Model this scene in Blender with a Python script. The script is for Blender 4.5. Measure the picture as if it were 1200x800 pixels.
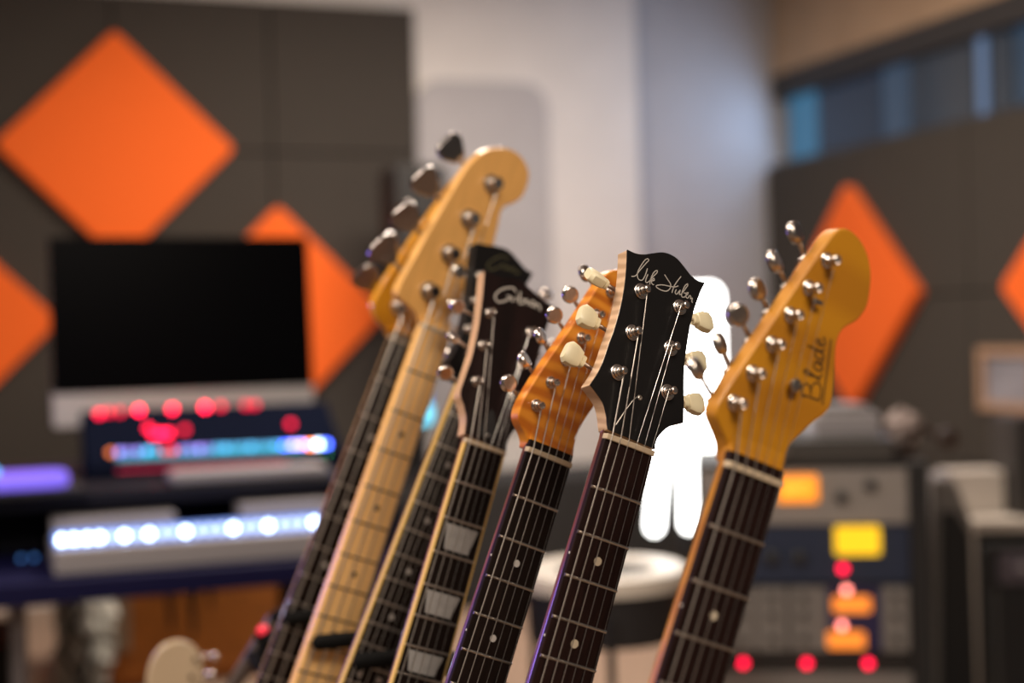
import bpy, bmesh, math, random
from mathutils import Vector, Matrix
random.seed(7)
for o in list(bpy.data.objects): bpy.data.objects.remove(o)
SC = bpy.context.scene
COL = SC.collection
R = math.radians

# ------------------------------------------------------------------ camera
cam = bpy.data.cameras.new('camera'); camo = bpy.data.objects.new('camera', cam); COL.objects.link(camo)
cam.lens = 50; cam.sensor_width = 36; cam.sensor_fit = 'HORIZONTAL'; cam.clip_start = .02
camo.matrix_world = Matrix.Translation((0, 0, 1.0)) @ Matrix.Rotation(R(90 - .2), 4, 'X') @ Matrix.Rotation(R(-1.5), 4, 'Z')
cam.dof.use_dof = True; cam.dof.focus_distance = 1.065; cam.dof.aperture_fstop = 2.6
SC.camera = camo
# ------------------------------------------------------------------ world, room lights, exposure
w = bpy.data.worlds.new('world'); SC.world = w; w.use_nodes = True
w.node_tree.nodes['Background'].inputs[0].default_value = (1, .88, .77, 1)
w.node_tree.nodes['Background'].inputs[1].default_value = .09
SC.view_settings.view_transform = 'Standard'; SC.view_settings.look = 'None'
SC.view_settings.exposure = 0; SC.view_settings.gamma = 1; SC.view_settings.use_curve_mapping = False
def area(name, loc, target, size, power, col, sy=None):
    l = bpy.data.lights.new(name, 'AREA'); l.energy = power; l.color = col; l.size = size
    if sy: l.shape = 'RECTANGLE'; l.size_y = sy
    o = bpy.data.objects.new(name, l); COL.objects.link(o); o.location = loc
    o.rotation_euler = (Vector(target) - Vector(loc)).to_track_quat('-Z', 'Y').to_euler()
    return o
TH = R(20); CU, SU = math.cos(TH), math.sin(TH)
def rm(U, V, z=0.0): return Vector((CU * U - SU * V, SU * U + CU * V, z))      # room axes -> world
WARM = (1, .86, .72)
area('ceiling_light_back', rm(1.5, 4.0, 2.62), rm(1.5, 4.0, 0), 1.2, 100, WARM, .6)
area('ceiling_light_front', rm(-.9, 1.3, 2.62), rm(-.5, 1.3, 0), 1.2, 66, WARM, .6)
area('ceiling_light_entry', (.75, -.75, 2.60), (.35, .6, 1.0), 1.0, 50, WARM, .6)
area('purple_led_light', (-1.9, 3.0, 1.0), (0, 1.3, .8), .5, 4.5, (.30, .20, 1), .3)
area('window_daylight', rm(3.40, 5.0, 1.97), rm(1.0, 5.3, 1.6), 1.6, 10, (.45, .66, 1), .34)

# ------------------------------------------------------------------ materials
MATS = {}
def mat(name, col, rough=.5, metal=0.0, emit=None, es=0.0, coat=0.0, var=0.0, scale=30.0, bump=0.0, stretch=None, col2=None, spec=.5):
    if name in MATS: return MATS[name]
    m = bpy.data.materials.new(name); m.use_nodes = True; nt = m.node_tree; b = nt.nodes['Principled BSDF']
    b.inputs['Base Color'].default_value = (*col, 1); b.inputs['Roughness'].default_value = rough; b.inputs['Metallic'].default_value = metal
    b.inputs['Coat Weight'].default_value = coat; b.inputs['Coat Roughness'].default_value = .08
    b.inputs['Specular IOR Level'].default_value = spec
    if emit: b.inputs['Emission Color'].default_value = (*emit, 1); b.inputs['Emission Strength'].default_value = es
    if var or bump or col2:
        tc = nt.nodes.new('ShaderNodeTexCoord'); mp = nt.nodes.new('ShaderNodeMapping')
        mp.inputs['Scale'].default_value = stretch or (1, 1, 1)
        nz = nt.nodes.new('ShaderNodeTexNoise'); nz.inputs['Scale'].default_value = scale; nz.inputs['Detail'].default_value = 5
        nt.links.new(tc.outputs['Object'], mp.inputs[0]); nt.links.new(mp.outputs[0], nz.inputs['Vector'])
        if var or col2:
            cr = nt.nodes.new('ShaderNodeValToRGB'); cr.color_ramp.elements[0].position = .3; cr.color_ramp.elements[1].position = .7
            c2 = col2 or tuple(min(1, c * (1 + var)) for c in col); c1 = col if col2 else tuple(c * (1 - var) for c in col)
            cr.color_ramp.elements[0].color = (*c1, 1); cr.color_ramp.elements[1].color = (*c2, 1)
            nt.links.new(nz.outputs['Fac'], cr.inputs[0]); nt.links.new(cr.outputs[0], b.inputs['Base Color'])
        if bump:
            bp = nt.nodes.new('ShaderNodeBump'); bp.inputs['Strength'].default_value = bump; bp.inputs['Distance'].default_value = .002
            nt.links.new(nz.outputs['Fac'], bp.inputs['Height']); nt.links.new(bp.outputs[0], b.inputs['Normal'])
    MATS[name] = m; return m
def flame(name, c1, c2, scale=60.0, dist=3.0, coat=.8, rot=0.0, rough=.35):
    """figured maple: irregular bands across the grain"""
    if name in MATS: return MATS[name]
    m = bpy.data.materials.new(name); m.use_nodes = True; nt = m.node_tree; b = nt.nodes['Principled BSDF']
    tc = nt.nodes.new('ShaderNodeTexCoord'); mp = nt.nodes.new('ShaderNodeMapping'); mp.inputs['Rotation'].default_value = (0, 0, rot)
    mp.inputs['Scale'].default_value = (.35, 1, 1)
    wv = nt.nodes.new('ShaderNodeTexWave'); wv.bands_direction = 'Y'; wv.inputs['Scale'].default_value = scale
    wv.inputs['Distortion'].default_value = dist; wv.inputs['Detail'].default_value = 3; wv.inputs['Detail Scale'].default_value = 1.2
    cr = nt.nodes.new('ShaderNodeValToRGB'); cr.color_ramp.elements[0].color = (*c1, 1); cr.color_ramp.elements[1].color = (*c2, 1)
    cr.color_ramp.elements[0].position = .15; cr.color_ramp.elements[1].position = .9
    nt.links.new(tc.outputs['Object'], mp.inputs[0]); nt.links.new(mp.outputs[0], wv.inputs['Vector'])
    nt.links.new(wv.outputs['Fac'], cr.inputs[0]); nt.links.new(cr.outputs[0], b.inputs['Base Color'])
    b.inputs['Roughness'].default_value = rough; b.inputs['Coat Weight'].default_value = coat; b.inputs['Coat Roughness'].default_value = .06
    MATS[name] = m; return m

# ------------------------------------------------------------------ mesh helpers: a shape is (verts, faces)
def join(*shapes):
    V, F = [], []
    for v, f in shapes:
        k = len(V); V += [Vector(p) for p in v]; F += [tuple(i + k for i in q) for q in f]
    return V, F
def xf(s, M): return [M @ Vector(p) for p in s[0]], s[1]
def box(x0, x1, y0, y1, z0, z1):
    v = [(x, y, z) for z in (z0, z1) for y in (y0, y1) for x in (x0, x1)]
    return v, [(0, 2, 3, 1), (4, 5, 7, 6), (0, 1, 5, 4), (1, 3, 7, 5), (3, 2, 6, 7), (2, 0, 4, 6)]
def frame_of(d):
    d = Vector(d).normalized(); a = Vector((0, 0, 1)) if abs(d.z) < .9 else Vector((1, 0, 0))
    x = d.cross(a).normalized(); y = d.cross(x); return x, y, d
def lathe(p, d, prof, n=16, cap=True):
    """profile [(t, r)] swept round the axis through p along d"""
    p = Vector(p); x, y, d = frame_of(d); V, F = [], []
    for t, r in prof:
        for i in range(n):
            a = 2 * math.pi * i / n; V.append(p + d * t + (x * math.cos(a) + y * math.sin(a)) * r)
    for k in range(len(prof) - 1):
        for i in range(n):
            j = (i + 1) % n; F.append((k * n + i, (k + 1) * n + i, (k + 1) * n + j, k * n + j))
    if cap: F.append(tuple(range(n))); F.append(tuple(reversed(range((len(prof) - 1) * n, len(prof) * n))))
    return V, F
def cyl(p0, p1, r, n=12, r1=None):
    d = Vector(p1) - Vector(p0); return lathe(p0, d, [(0, r), (d.length, r if r1 is None else r1)], n)
def tube(path, r, n=6):
    path = [Vector(p) for p in path]; V, F = [], []; x = None
    for k, p in enumerate(path):
        d = (path[min(k + 1, len(path) - 1)] - path[max(k - 1, 0)]).normalized()
        if x is None: x = frame_of(d)[0]
        x = (x - d * x.dot(d)).normalized(); y = d.cross(x)
        for i in range(n):
            a = 2 * math.pi * i / n; V.append(p + (x * math.cos(a) + y * math.sin(a)) * r)
    for k in range(len(path) - 1):
        for i in range(n):
            j = (i + 1) % n; F.append((k * n + i, k * n + j, (k + 1) * n + j, (k + 1) * n + i))
    F.append(tuple(reversed(range(n)))); F.append(tuple(range((len(path) - 1) * n, len(path) * n)))
    return V, F
def prism(pts, z0, z1):
    n = len(pts); V = [Vector((x, y, z0)) for x, y in pts] + [Vector((x, y, z1)) for x, y in pts]
    F = [tuple(reversed(range(n))), tuple(range(n, 2 * n))] + [(i, (i + 1) % n, n + (i + 1) % n, n + i) for i in range(n)]
    return V, F
def sphere(c, r, n=10, sz=1.0):
    return lathe(Vector(c) - Vector((0, 0, r * sz)), (0, 0, 1), [(r * sz * (1 - math.cos(math.pi * k / 8)), max(r * math.sin(math.pi * k / 8), r * .02)) for k in range(9)], n)
def rrect(x0, x1, y0, y1, r, n=5):
    out = []
    for cx, cy, a0 in ((x1 - r, y0 + r, -90), (x1 - r, y1 - r, 0), (x0 + r, y1 - r, 90), (x0 + r, y0 + r, 180)):
        for k in range(n + 1):
            a = R(a0 + 90 * k / n); out.append((cx + r * math.cos(a), cy + r * math.sin(a)))
    return out
def spline(pts, closed=True, sub=4, sharp=48):
    """smooth curve through traced points, corners kept"""
    P = [Vector((p[0], p[1], 0)) for p in pts]; n = len(P); out = []
    def g(i): return P[i % n] if closed else P[max(0, min(n - 1, i))]
    def corner(i):
        a, b = g(i) - g(i - 1), g(i + 1) - g(i)
        return a.length > 0 and b.length > 0 and a.angle(b) > R(sharp)
    for i in range(n if closed else n - 1):
        p1, p2 = g(i), g(i + 1)
        t1 = (p2 - p1) if corner(i) else (g(i + 1) - g(i - 1)) * .5
        t2 = (p2 - p1) if corner(i + 1) else (g(i + 2) - g(i)) * .5
        L = (p2 - p1).length
        for t in (t1, t2):
            if t.length > 1.1 * L: t *= 1.1 * L / t.length
        for k in range(sub):
            t = k / sub; a = t * t * t; b = t * t
            q = p1 * (2 * a - 3 * b + 1) + t1 * (a - 2 * b + t) + p2 * (-2 * a + 3 * b) + t2 * (a - b)
            out.append((q.x, q.y))
    if not closed: out.append((P[-1].x, P[-1].y))
    return out
def obj(name, shape, m, parent=None, smooth=False, bevel=0.0, segs=2, label=None):
    me = bpy.data.meshes.new(name); me.from_pydata([tuple(v) for v in shape[0]], [], shape[1])
    bm = bmesh.new(); bm.from_mesh(me); bmesh.ops.recalc_face_normals(bm, faces=bm.faces); bm.to_mesh(me); bm.free()
    me.materials.append(m)
    o = bpy.data.objects.new(name, me); COL.objects.link(o)
    if parent: o.parent = parent
    if smooth:
        for p in me.polygons: p.use_smooth = True
        try: me.set_sharp_from_angle(angle=R(38))
        except Exception: pass
    if bevel:
        b = o.modifiers.new('bevel', 'BEVEL'); b.width = bevel; b.segments = segs; b.limit_method = 'ANGLE'; b.angle_limit = R(40)
    if label: o['label'] = label
    return o
def thing(name, label, cat, M=None, group=None):
    o = bpy.data.objects.new(name, None); COL.objects.link(o); o.empty_display_size = .05
    if M is not None: o.matrix_world = M
    o['label'] = label; o['category'] = cat
    if group: o['group'] = group
    return o
def tag(o, label, cat, group=None):
    o['label'] = label; o['category'] = cat
    if group: o['group'] = group
    return o
def struct(o, label=None):
    o['kind'] = 'structure'
    if label: o['label'] = label
    return o
def emat(name, col, s): return mat(name, tuple(c * .5 for c in col), .4, emit=col, es=s)
def roomM(U, V, z=0, rot=0): return Matrix.Translation(rm(U, V, z)) @ Matrix.Rotation(TH + R(rot), 4, 'Z')

# ------------------------------------------------------------------ the room
wallm = mat('wall_paint', (.60, .56, .53), .85, var=.03, scale=6)
greym = mat('alcove_shade_board_grey', (.37, .35, .355), .85, var=.03, scale=6)  # board colour; on the alcove wall the grey is painted-in dimmer light
tanm = mat('wall_tan', (.40, .27, .17), .8, var=.06, scale=5)
carpet = mat('floor_carpet', (.25, .17, .12), .9, var=.12, scale=14, bump=.3)
ceilm = mat('ceiling_white', (.62, .59, .55), .9)
foam = mat('acoustic_felt', (.039, .032, .026), .95, var=.10, scale=60, bump=.4)
foamR = foam
orange = mat('orange_felt', (.80, .122, .009), .9, var=.05, scale=60, bump=.3)
black = mat('black_plastic', (.012, .012, .014), .45)
blackm = mat('black_matte', (.014, .013, .013), .8)
def rbox(name, U0, U1, V0, V1, z0, z1, m, parent=None, bevel=0.0):
    return obj(name, xf(box(U0, U1, V0, V1, z0, z1), Matrix.Rotation(TH, 4, 'Z')), m, parent, bevel=bevel)
struct(rbox('floor', -3.2, 3.9, -1.6, 6.4, -.1, 0, carpet))
struct(rbox('ceiling', -3.2, 3.9, -.2, 6.4, 2.68, 2.78, ceilm))
struct(rbox('wall_back', -3.2, 2.74, 5.80, 5.95, 0, 2.68, wallm))
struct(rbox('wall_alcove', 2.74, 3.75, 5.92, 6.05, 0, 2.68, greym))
WR = 3.51
struct(rbox('wall_right', WR, WR + .15, 1.2, 5.92, 0, 1.78, tanm))
struct(rbox('wall_right_upper', WR, WR + .15, 1.2, 5.92, 2.20, 2.68, tanm))
win = struct(rbox('window_1', WR + .11, WR + .15, 1.2, 5.92, 1.78, 2.20, mat('window_backing', (.03, .032, .036), .6)))
dk = mat('window_frame_dark', (.03, .026, .024), .5)
rbox('window_frame', WR - .01, WR + .10, 1.2, 5.92, 2.09, 2.20, dk, win)
rbox('window_sill', WR - .01, WR + .10, 1.2, 5.92, 1.765, 1.785, dk, win)
panes = [(5.87, 5.64, (.05, .20, .36), .6), (5.62, 5.14, (.015, .03, .065), .35), (5.12, 4.94, (.06, .11, .19), .4), (4.92, 4.52, (.045, .05, .065), .35),
         (4.50, 4.46, (.18, .27, .45), .6), (4.42, 4.30, (.03, .045, .07), .35), (4.28, 3.9, (.02, .07, .14), .45), (3.86, 2.6, (.03, .06, .12), .5), (2.56, 1.3, (.03, .06, .12), .5)]
for i, (v1, v0, c, s) in enumerate(panes):
    rbox('pane', WR + .05, WR + .07, v0, v1, 1.785, 2.09, mat(f'dusk_glass_{i}', (.02, .025, .03), .12, emit=c, es=s), win)
# acoustic tiles on the back wall: each panel a piece of the wall covering
pan = struct(rbox('trim_1', -2.0, 1.69, 5.785, 5.80, .2, 2.385, blackm))
us = [1.69 - .615 * k for k in range(7)]; zs = [2.385, 1.77, 1.155, .54]
for i in range(6):
    for j in range(3):
        rbox('acoustic_panel', us[i + 1] + .003, us[i] - .003, 5.73, 5.785, zs[j + 1] + .003, zs[j] - .003, foam, pan, bevel=.006)
pan2 = struct(rbox('trim_2', WR - .015, WR, 1.3, 5.90, .0, 1.765, blackm))
vs = [5.90, 5.17, 4.43, 3.69, 2.95, 2.21, 1.47]; zr = [1.765, 1.12, .475, .0]
for i in range(6):
    for j in range(3):
        rbox('acoustic_panel', WR - .065, WR - .015, vs[i + 1] + .003, vs[i] - .003, zr[j + 1] + .003, zr[j] - .003, foamR, pan2, bevel=.006)
def diamond(U, V, z, h, onright, label, grp):
    pts = [(h, 0), (0, h), (-h, 0), (0, -h)]
    rr = []
    for k in range(4):                         # slightly rounded corners
        p, a, b = Vector(pts[k]), Vector(pts[k - 1]), Vector(pts[(k + 1) % 4])
        pa, pb = p + (a - p) * .05, p + (b - p) * .05
        rr += [tuple(pa), tuple(p * .66 + (pa + pb) * .17), tuple(pb)]
    s = prism(rr, 0, .05); M = roomM(U, V, z, -90 if onright else 0) @ Matrix.Rotation(R(90), 4, 'X')
    o = obj('diamond_panel', s, orange, None, bevel=.006); o.matrix_world = M
    return tag(o, label, 'acoustic panel', grp)
diamond(.468, 5.73, 1.775, .452, False, 'large orange diamond acoustic panel mounted highest, above the computer monitor', 'orange diamond panels')
diamond(1.085, 5.73, 1.115, .437, False, 'orange diamond acoustic panel partly hidden behind the right edge of the black monitor', 'orange diamond panels')
diamond(-.20, 5.73, 1.105, .437, False, 'orange diamond acoustic panel whose point ends at the monitor edge away from the guitars', 'orange diamond panels')
diamond(WR - .065, 5.17, 1.13, .48, True, 'orange diamond panel on the window wall behind the amber headstock with a script logo', 'orange diamond panels')
diamond(WR - .065, 3.72, 1.13, .48, True, 'orange diamond panel on the window wall above the small picture frame', 'orange diamond panels')
bd = obj('wall_board', prism(rrect(1.70, 2.296, .62, 2.10, .11), 0, .03), greym); bd.matrix_world = roomM(0, 5.80, 0) @ Matrix.Rotation(R(90), 4, 'X')
tag(bd, 'tall grey board with rounded corners on the white wall', 'board')

# ------------------------------------------------------------------ guitars
DATA = {}
DATA['G5'] = {'outline': [[22.7,2.1],[21.8,5.8],[23.5,12.1],[28.6,19.8],[35.8,25.7],[43.6,29.5],[40.7,46.0],[38.0,60.5],[36.1,73.4],[35.6,85.9],[35.5,100.7],[36.0,111.9],[37.6,124.4],[40.4,137.5],[42.7,145.2],[35.7,144.2],[28.4,146.3],[21.9,150.2],[14.2,154.2],[7.2,155.3],[-0.5,154.0],[-8.7,149.9],[-16.8,145.6],[-24.1,143.6],[-31.5,143.6],[-29.8,133.5],[-28.4,121.3],[-27.8,105.1],[-28.6,90.5],[-30.3,76.2],[-32.0,67.4],[-33.9,54.5],[-37.1,42.2],[-42.0,30.5],[-34.9,26.0],[-28.0,20.4],[-23.7,12.6],[-22.0,7.3],[-20.3,3.2]],'posts': [[-13.6,115.9],[-14.9,81.4],[-21.4,47.2],[23.1,116.7],[21.0,82.1],[24.6,47.6]],'buttons': [[-43.0,120.0],[-43.9,86.8],[-50.1,54.2],[58.6,122.6],[58.1,88.6],[62.3,54.8]],'logo': [[[-24.1,124.2],[-20.6,126.2],[-17.4,132.3],[-13.3,139.6],[-11.4,142.8],[-12.5,143.7],[-14.8,141.5],[-17.5,135.5],[-19.2,129.9],[-18.7,126.1],[-17.0,124.4],[-14.3,124.9],[-12.7,128.0],[-11.8,131.8],[-11.3,136.0]],[[-9.9,131.6],[-10.8,127.8],[-10.9,125.1],[-9.5,124.7],[-7.5,127.1],[-5.1,131.5],[-2.1,136.2],[-2.4,137.8],[-4.3,136.3],[-6.1,132.1],[-6.9,126.9],[-6.7,124.2]],[[-6.7,127.4],[-4.0,130.7],[-3.5,129.2],[-5.9,127.1],[-4.4,125.4],[-3.1,125.6]],[[4.8,137.2],[8.4,134.4],[11.7,131.7],[11.8,128.3],[9.1,125.0],[4.2,123.9],[-0.4,124.5],[-0.6,125.9],[4.5,128.4],[11.0,129.8],[15.8,131.1],[18.8,133.2]],[[19.9,141.6],[17.5,137.0],[15.2,131.6],[14.1,125.4]],[[17.6,129.8],[17.0,126.6],[18.7,126.2],[20.4,129.2],[21.2,130.8],[21.0,127.0],[22.7,127.8],[24.8,131.6],[27.3,136.9],[27.0,138.2],[25.1,136.0],[23.5,130.9],[23.2,126.6],[24.9,125.9],[27.3,127.8],[27.2,130.0],[24.9,129.5]],[[26.5,127.4],[28.6,129.9],[28.9,131.5],[27.4,130.2],[27.3,127.4],[29.2,126.8],[30.6,129.5],[31.8,129.2],[31.7,127.3],[33.5,128.5],[33.4,125.6],[34.4,125.1]]],'rod': [[1.6,35.3]],'pos': [0.0835,1.0314,0.9172],'rot': [27.71,-1.36,21.15],'head': ('tilt',11.0)}
DATA['G6'] = {'outline': [[27.2,4.3],[24.8,13.5],[23.3,23.1],[24.6,29.1],[29.0,36.2],[36.0,46.4],[43.6,55.2],[46.1,63.2],[42.3,80.5],[37.3,96.0],[36.3,104.3],[38.8,111.5],[46.9,119.8],[51.2,130.1],[50.2,140.9],[46.9,151.9],[41.5,160.5],[34.7,166.6],[27.7,169.9],[20.4,171.4],[14.3,169.8],[10.2,166.0],[6.5,158.5],[0.2,141.3],[-12.9,104.4],[-25.8,68.4],[-34.5,42.7],[-36.8,33.7],[-35.8,27.5],[-29.7,21.3],[-23.6,15.7],[-19.2,9.4],[-17.3,3.5]],'posts': [[-26.4,38.9],[-19.6,60.5],[-12.0,82.2],[-5.1,104.0],[2.6,124.8],[9.9,146.3]],'buttons': [[-47.1,52.9],[-35.7,73.5],[-29.2,95.0],[-20.8,115.3],[-14.6,136.7],[-6.1,159.6]],'tree': [[10.8,63.4]],'logo': [[[35.8,61.6],[28.9,61.2],[22.0,60.8]],[[23.5,59.4],[20.7,61.7],[20.1,66.2],[23.2,68.3],[26.3,66.4],[27.9,62.7],[27.0,67.7],[29.0,71.2],[32.7,71.1],[35.2,67.3],[35.8,61.6]],[[31.9,73.5],[24.6,75.3],[19.1,76.4],[17.5,74.8],[20.3,73.9],[27.1,74.5],[31.2,75.6],[31.8,78.1]],[[23.9,83.2],[23.9,80.3],[27.7,78.9],[31.0,80.6],[29.3,82.8],[23.8,83.6],[28.9,84.3],[29.9,86.5]],[[22.4,90.2],[22.3,87.3],[26.1,86.0],[29.4,87.8],[27.7,90.1],[21.6,90.8],[14.3,90.8],[26.7,91.5],[28.3,93.7]],[[25.1,94.6],[22.6,97.5],[20.4,96.6],[21.8,94.8],[25.5,94.7],[27.6,96.8],[24.5,100.3]],[[39.1,60.0],[35.8,76.7],[30.8,101.0]]],'pos': [0.146,0.8668,0.91],'rot': [27.34,1.65,21.34],'head': ('drop',7.0)}
DATA['G4'] = {'outline': [[24.9,3.6],[21.3,12.0],[19.6,20.2],[21.1,32.6],[25.0,47.0],[30.1,60.6],[36.0,72.4],[41.0,83.3],[41.5,94.1],[38.1,103.5],[38.1,115.8],[43.7,130.2],[49.8,143.5],[49.6,156.6],[43.0,167.2],[31.8,172.8],[19.6,174.0],[8.0,170.0],[1.3,162.6],[-4.1,145.9],[-14.7,110.5],[-25.7,77.2],[-33.9,49.0],[-36.8,34.1],[-36.0,24.2],[-31.8,18.4],[-25.8,13.3],[-21.2,7.6],[-20.3,2.8]],'posts': [[-23.8,38.1],[-17.4,60.2],[-10.5,82.1],[-2.7,104.6],[3.7,127.8],[10.2,151.1]],'buttons': [[-44.4,49.6],[-36.8,72.5],[-29.4,96.4],[-23.5,117.7],[-15.1,139.4],[-7.4,161.9]],'pos': [0.0277,1.1486,0.8996],'rot': [28.09,-1.06,22.44],'head': ('drop',5.5)}
DATA['G3'] = {'outline': [[22.1,-0.5],[21.6,7.6],[25.1,19.6],[31.8,30.1],[37.0,38.5],[37.6,46.4],[37.7,67.9],[40.2,99.2],[44.5,131.9],[50.9,157.4],[35.9,159.4],[20.0,165.2],[11.6,168.4],[0.7,168.7],[-10.3,165.3],[-21.6,163.7],[-30.9,164.6],[-28.4,137.9],[-27.3,106.7],[-28.7,78.6],[-32.0,57.0],[-34.2,39.5],[-28.7,29.7],[-23.8,18.0],[-22.8,3.5]],'posts': [[-19.3,124.5],[-20.7,90.9],[-21.5,54.8],[27.4,122.1],[23.7,87.4],[19.9,54.3]],'buttons': [[-43.4,128.3],[-42.1,97.2],[-43.4,60.6],[68.3,127.7],[63.7,94.6],[59.6,59.8]],'screw': [[-1.0,3.9]],'logo': [[[5.3,155.7],[2.3,159.0],[-6.6,155.6],[-13.3,149.4],[-16.0,142.6],[-11.5,139.2],[-4.4,143.3],[1.6,149.2],[-3.8,148.6],[1.6,149.2],[3.2,144.7]],[[7.5,152.2],[6.8,146.8]],[[10.4,158.4],[10.8,146.8],[15.4,147.8],[16.3,151.8],[11.7,150.8]],[[19.2,153.6],[17.1,151.4],[21.3,150.8],[19.4,147.9]],[[24.7,154.3],[22.9,150.6],[25.6,148.7],[28.2,152.6],[24.7,154.3]],[[29.0,147.8],[30.5,152.8],[33.9,151.8],[34.7,147.0]]],'pos': [-0.0266,1.2837,0.899],'rot': [29.18,-0.96,20.42],'head': ('tilt',14.0)}
DATA['G3b'] = {'outline': [[14.2,-2.6],[12.9,6.4],[14.5,16.7],[21.3,29.2],[27.5,39.6],[28.2,49.7],[26.7,68.8],[26.8,98.9],[29.9,122.7],[35.7,143.9],[26.2,144.1],[15.1,148.7],[0.9,154.3],[-13.6,152.8],[-27.1,148.1],[-40.6,144.0],[-38.4,127.4],[-35.0,106.9],[-32.9,88.9],[-31.4,65.0],[-31.6,41.6],[-34.6,21.0],[-39.5,7.5],[-31.4,1.5],[-26.2,-5.8]],'posts': [[-27.4,111.6],[-26.1,82.3],[-26.2,50.0],[16.7,115.9],[17.6,86.1],[17.0,54.1]],'buttons': [[-41.6,115.0],[-38.3,78.5],[-28.0,25.1],[70.1,138.8],[69.8,102.3],[71.6,67.4]],'logo': [[[2.1,145.6],[-6.8,144.5],[-16.0,136.0],[-21.3,126.4],[-17.1,123.3],[-7.8,130.7],[-2.6,137.2]],[[-2.6,137.2],[0.8,132.7],[4.2,137.4],[7.4,133.8],[10.8,138.4],[15.3,134.4],[19.0,138.1]]],'pos': [-0.0367,1.4434,0.9495],'rot': [31.32,1.72,24.18],'head': ('tilt',14.0)}
DATA['G2'] = {'outline': [[13.8,9.3],[14.8,15.6],[19.0,29.0],[22.4,44.1],[27.6,61.0],[34.3,80.6],[38.5,100.4],[39.9,118.1],[38.1,137.7],[35.8,154.1],[39.2,162.6],[48.3,169.5],[56.2,181.0],[57.6,197.1],[53.5,210.8],[40.0,220.4],[23.2,222.9],[6.3,218.5],[-8.1,208.6],[-19.5,191.9],[-27.4,170.0],[-41.5,108.5],[-51.4,58.5],[-55.6,36.5],[-55.5,25.0],[-49.0,18.7],[-35.8,15.4],[-25.9,10.7],[-18.2,4.7]],'posts': [[-21.1,39.0],[-12.1,85.7],[-2.7,130.2],[11.0,177.2]],'buttons': [[-74.3,62.7],[-62.0,106.0],[-53.1,150.4],[-36.2,196.9]],'pos': [-0.081,1.5284,1.0067],'rot': [35.3,4.86,20.68],'head': ('drop',9.0)}
DATA['G1'] = {'outline': [[19.1,9.4],[23.1,29.6],[32.8,66.5],[37.0,96.0],[38.1,124.4],[36.9,146.3],[35.4,162.5],[43.0,174.9],[52.1,190.4],[52.1,206.3],[42.7,220.3],[28.4,227.4],[13.3,227.2],[-0.5,220.8],[-10.5,199.3],[-25.1,150.2],[-37.2,105.2],[-48.7,59.9],[-52.6,34.5],[-50.1,26.9],[-39.5,16.2],[-25.3,10.1],[-16.9,3.8]],'posts': [[-21.2,39.3],[-14.5,85.1],[-6.4,131.6],[3.2,178.2]],'buttons': [[-60.6,57.8],[-50.6,103.8],[-42.4,149.6],[-33.1,196.5]],'pos': [-0.1254,1.6686,0.9937],'rot': [29.35,0.84,23.07],'head': ('drop',9.0)}
MM = .001
chrome = mat('nickel', (.62, .56, .52), .22, 1.0)
chromed = mat('nickel_aged', (.46, .41, .37), .28, 1.0)
basskey = mat('bass_key', (.30, .27, .26), .18, 1.0)
steel = mat('string_steel', (.62, .58, .54), .30, 1.0)
bronze = mat('string_wound', (.60, .54, .48), .38, 1.0)
fretm = mat('fret_wire', (.50, .45, .40), .30, 1.0)
rosew = mat('rosewood', (.006, .003, .0024), .5, col2=(.014, .007, .005), scale=70, stretch=(6, .6, 6), spec=.15)
rosewr = mat('rosewood_red', (.009, .0034, .003), .5, col2=(.021, .008, .0065), scale=70, stretch=(6, .6, 6), spec=.15)
ebony = mat('ebony_face', (.006, .005, .005), .40, spec=.3)
mahog = mat('mahogany_face', (.010, .0036, .003), .4, spec=.25, var=.4, scale=12, stretch=(5, .5, 1))
bone = mat('bone_nut', (.52, .41, .28), .45)
creamb = mat('cream_button', (.74, .66, .44), .38)
pearl = mat('pearl_inlay', (.38, .365, .35), .30, var=.12, scale=90)
dotm = mat('dot_inlay', (.58, .49, .36), .4)
dotp = mat('pale_dot', (.55, .51, .47), .4)
darkdot = mat('dark_dot', (.04, .025, .015), .5)
bindy = mat('aged_binding', (.76, .50, .15), .5)
bindw = mat('tan_edge', (.58, .36, .22), .4, var=.12, scale=40)
amberm = flame('amber_maple', (.43, .168, .004), (.52, .218, .005), 7, 3.0, coat=.1, rough=.45)
flamem = flame('flamed_amber', (.50, .135, .007), (.74, .27, .022), 20, 6.0, coat=.3, rot=.12)
curly = flame('curly_maple', (.50, .32, .19), (.70, .48, .31), 42, 2.0, coat=.3, rot=.1)
maple = mat('maple', (.82, .44, .13), .35, coat=.3, var=.08, scale=40, stretch=(5, .5, 5))
orangem = flame('bass_amber', (.66, .27, .004), (.74, .32, .006), 7, 2.0, coat=.3)
mapleneck = mat('neck_maple', (.55, .33, .14), .4, coat=.9, var=.1, scale=40, stretch=(5, .5, 5))
mahneck = mat('neck_mahogany', (.13, .042, .024), .38, coat=.9, var=.2, scale=40, stretch=(5, .5, 5))
logow = mat('logo_silver', (.50, .46, .41), .45)
logod = mat('logo_dark', (.06, .028, .008), .5)
logoo = mat('logo_olive', (.085, .078, .035), .5)
scrm = mat('screw', (.5, .46, .42), .3, 1)

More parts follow.
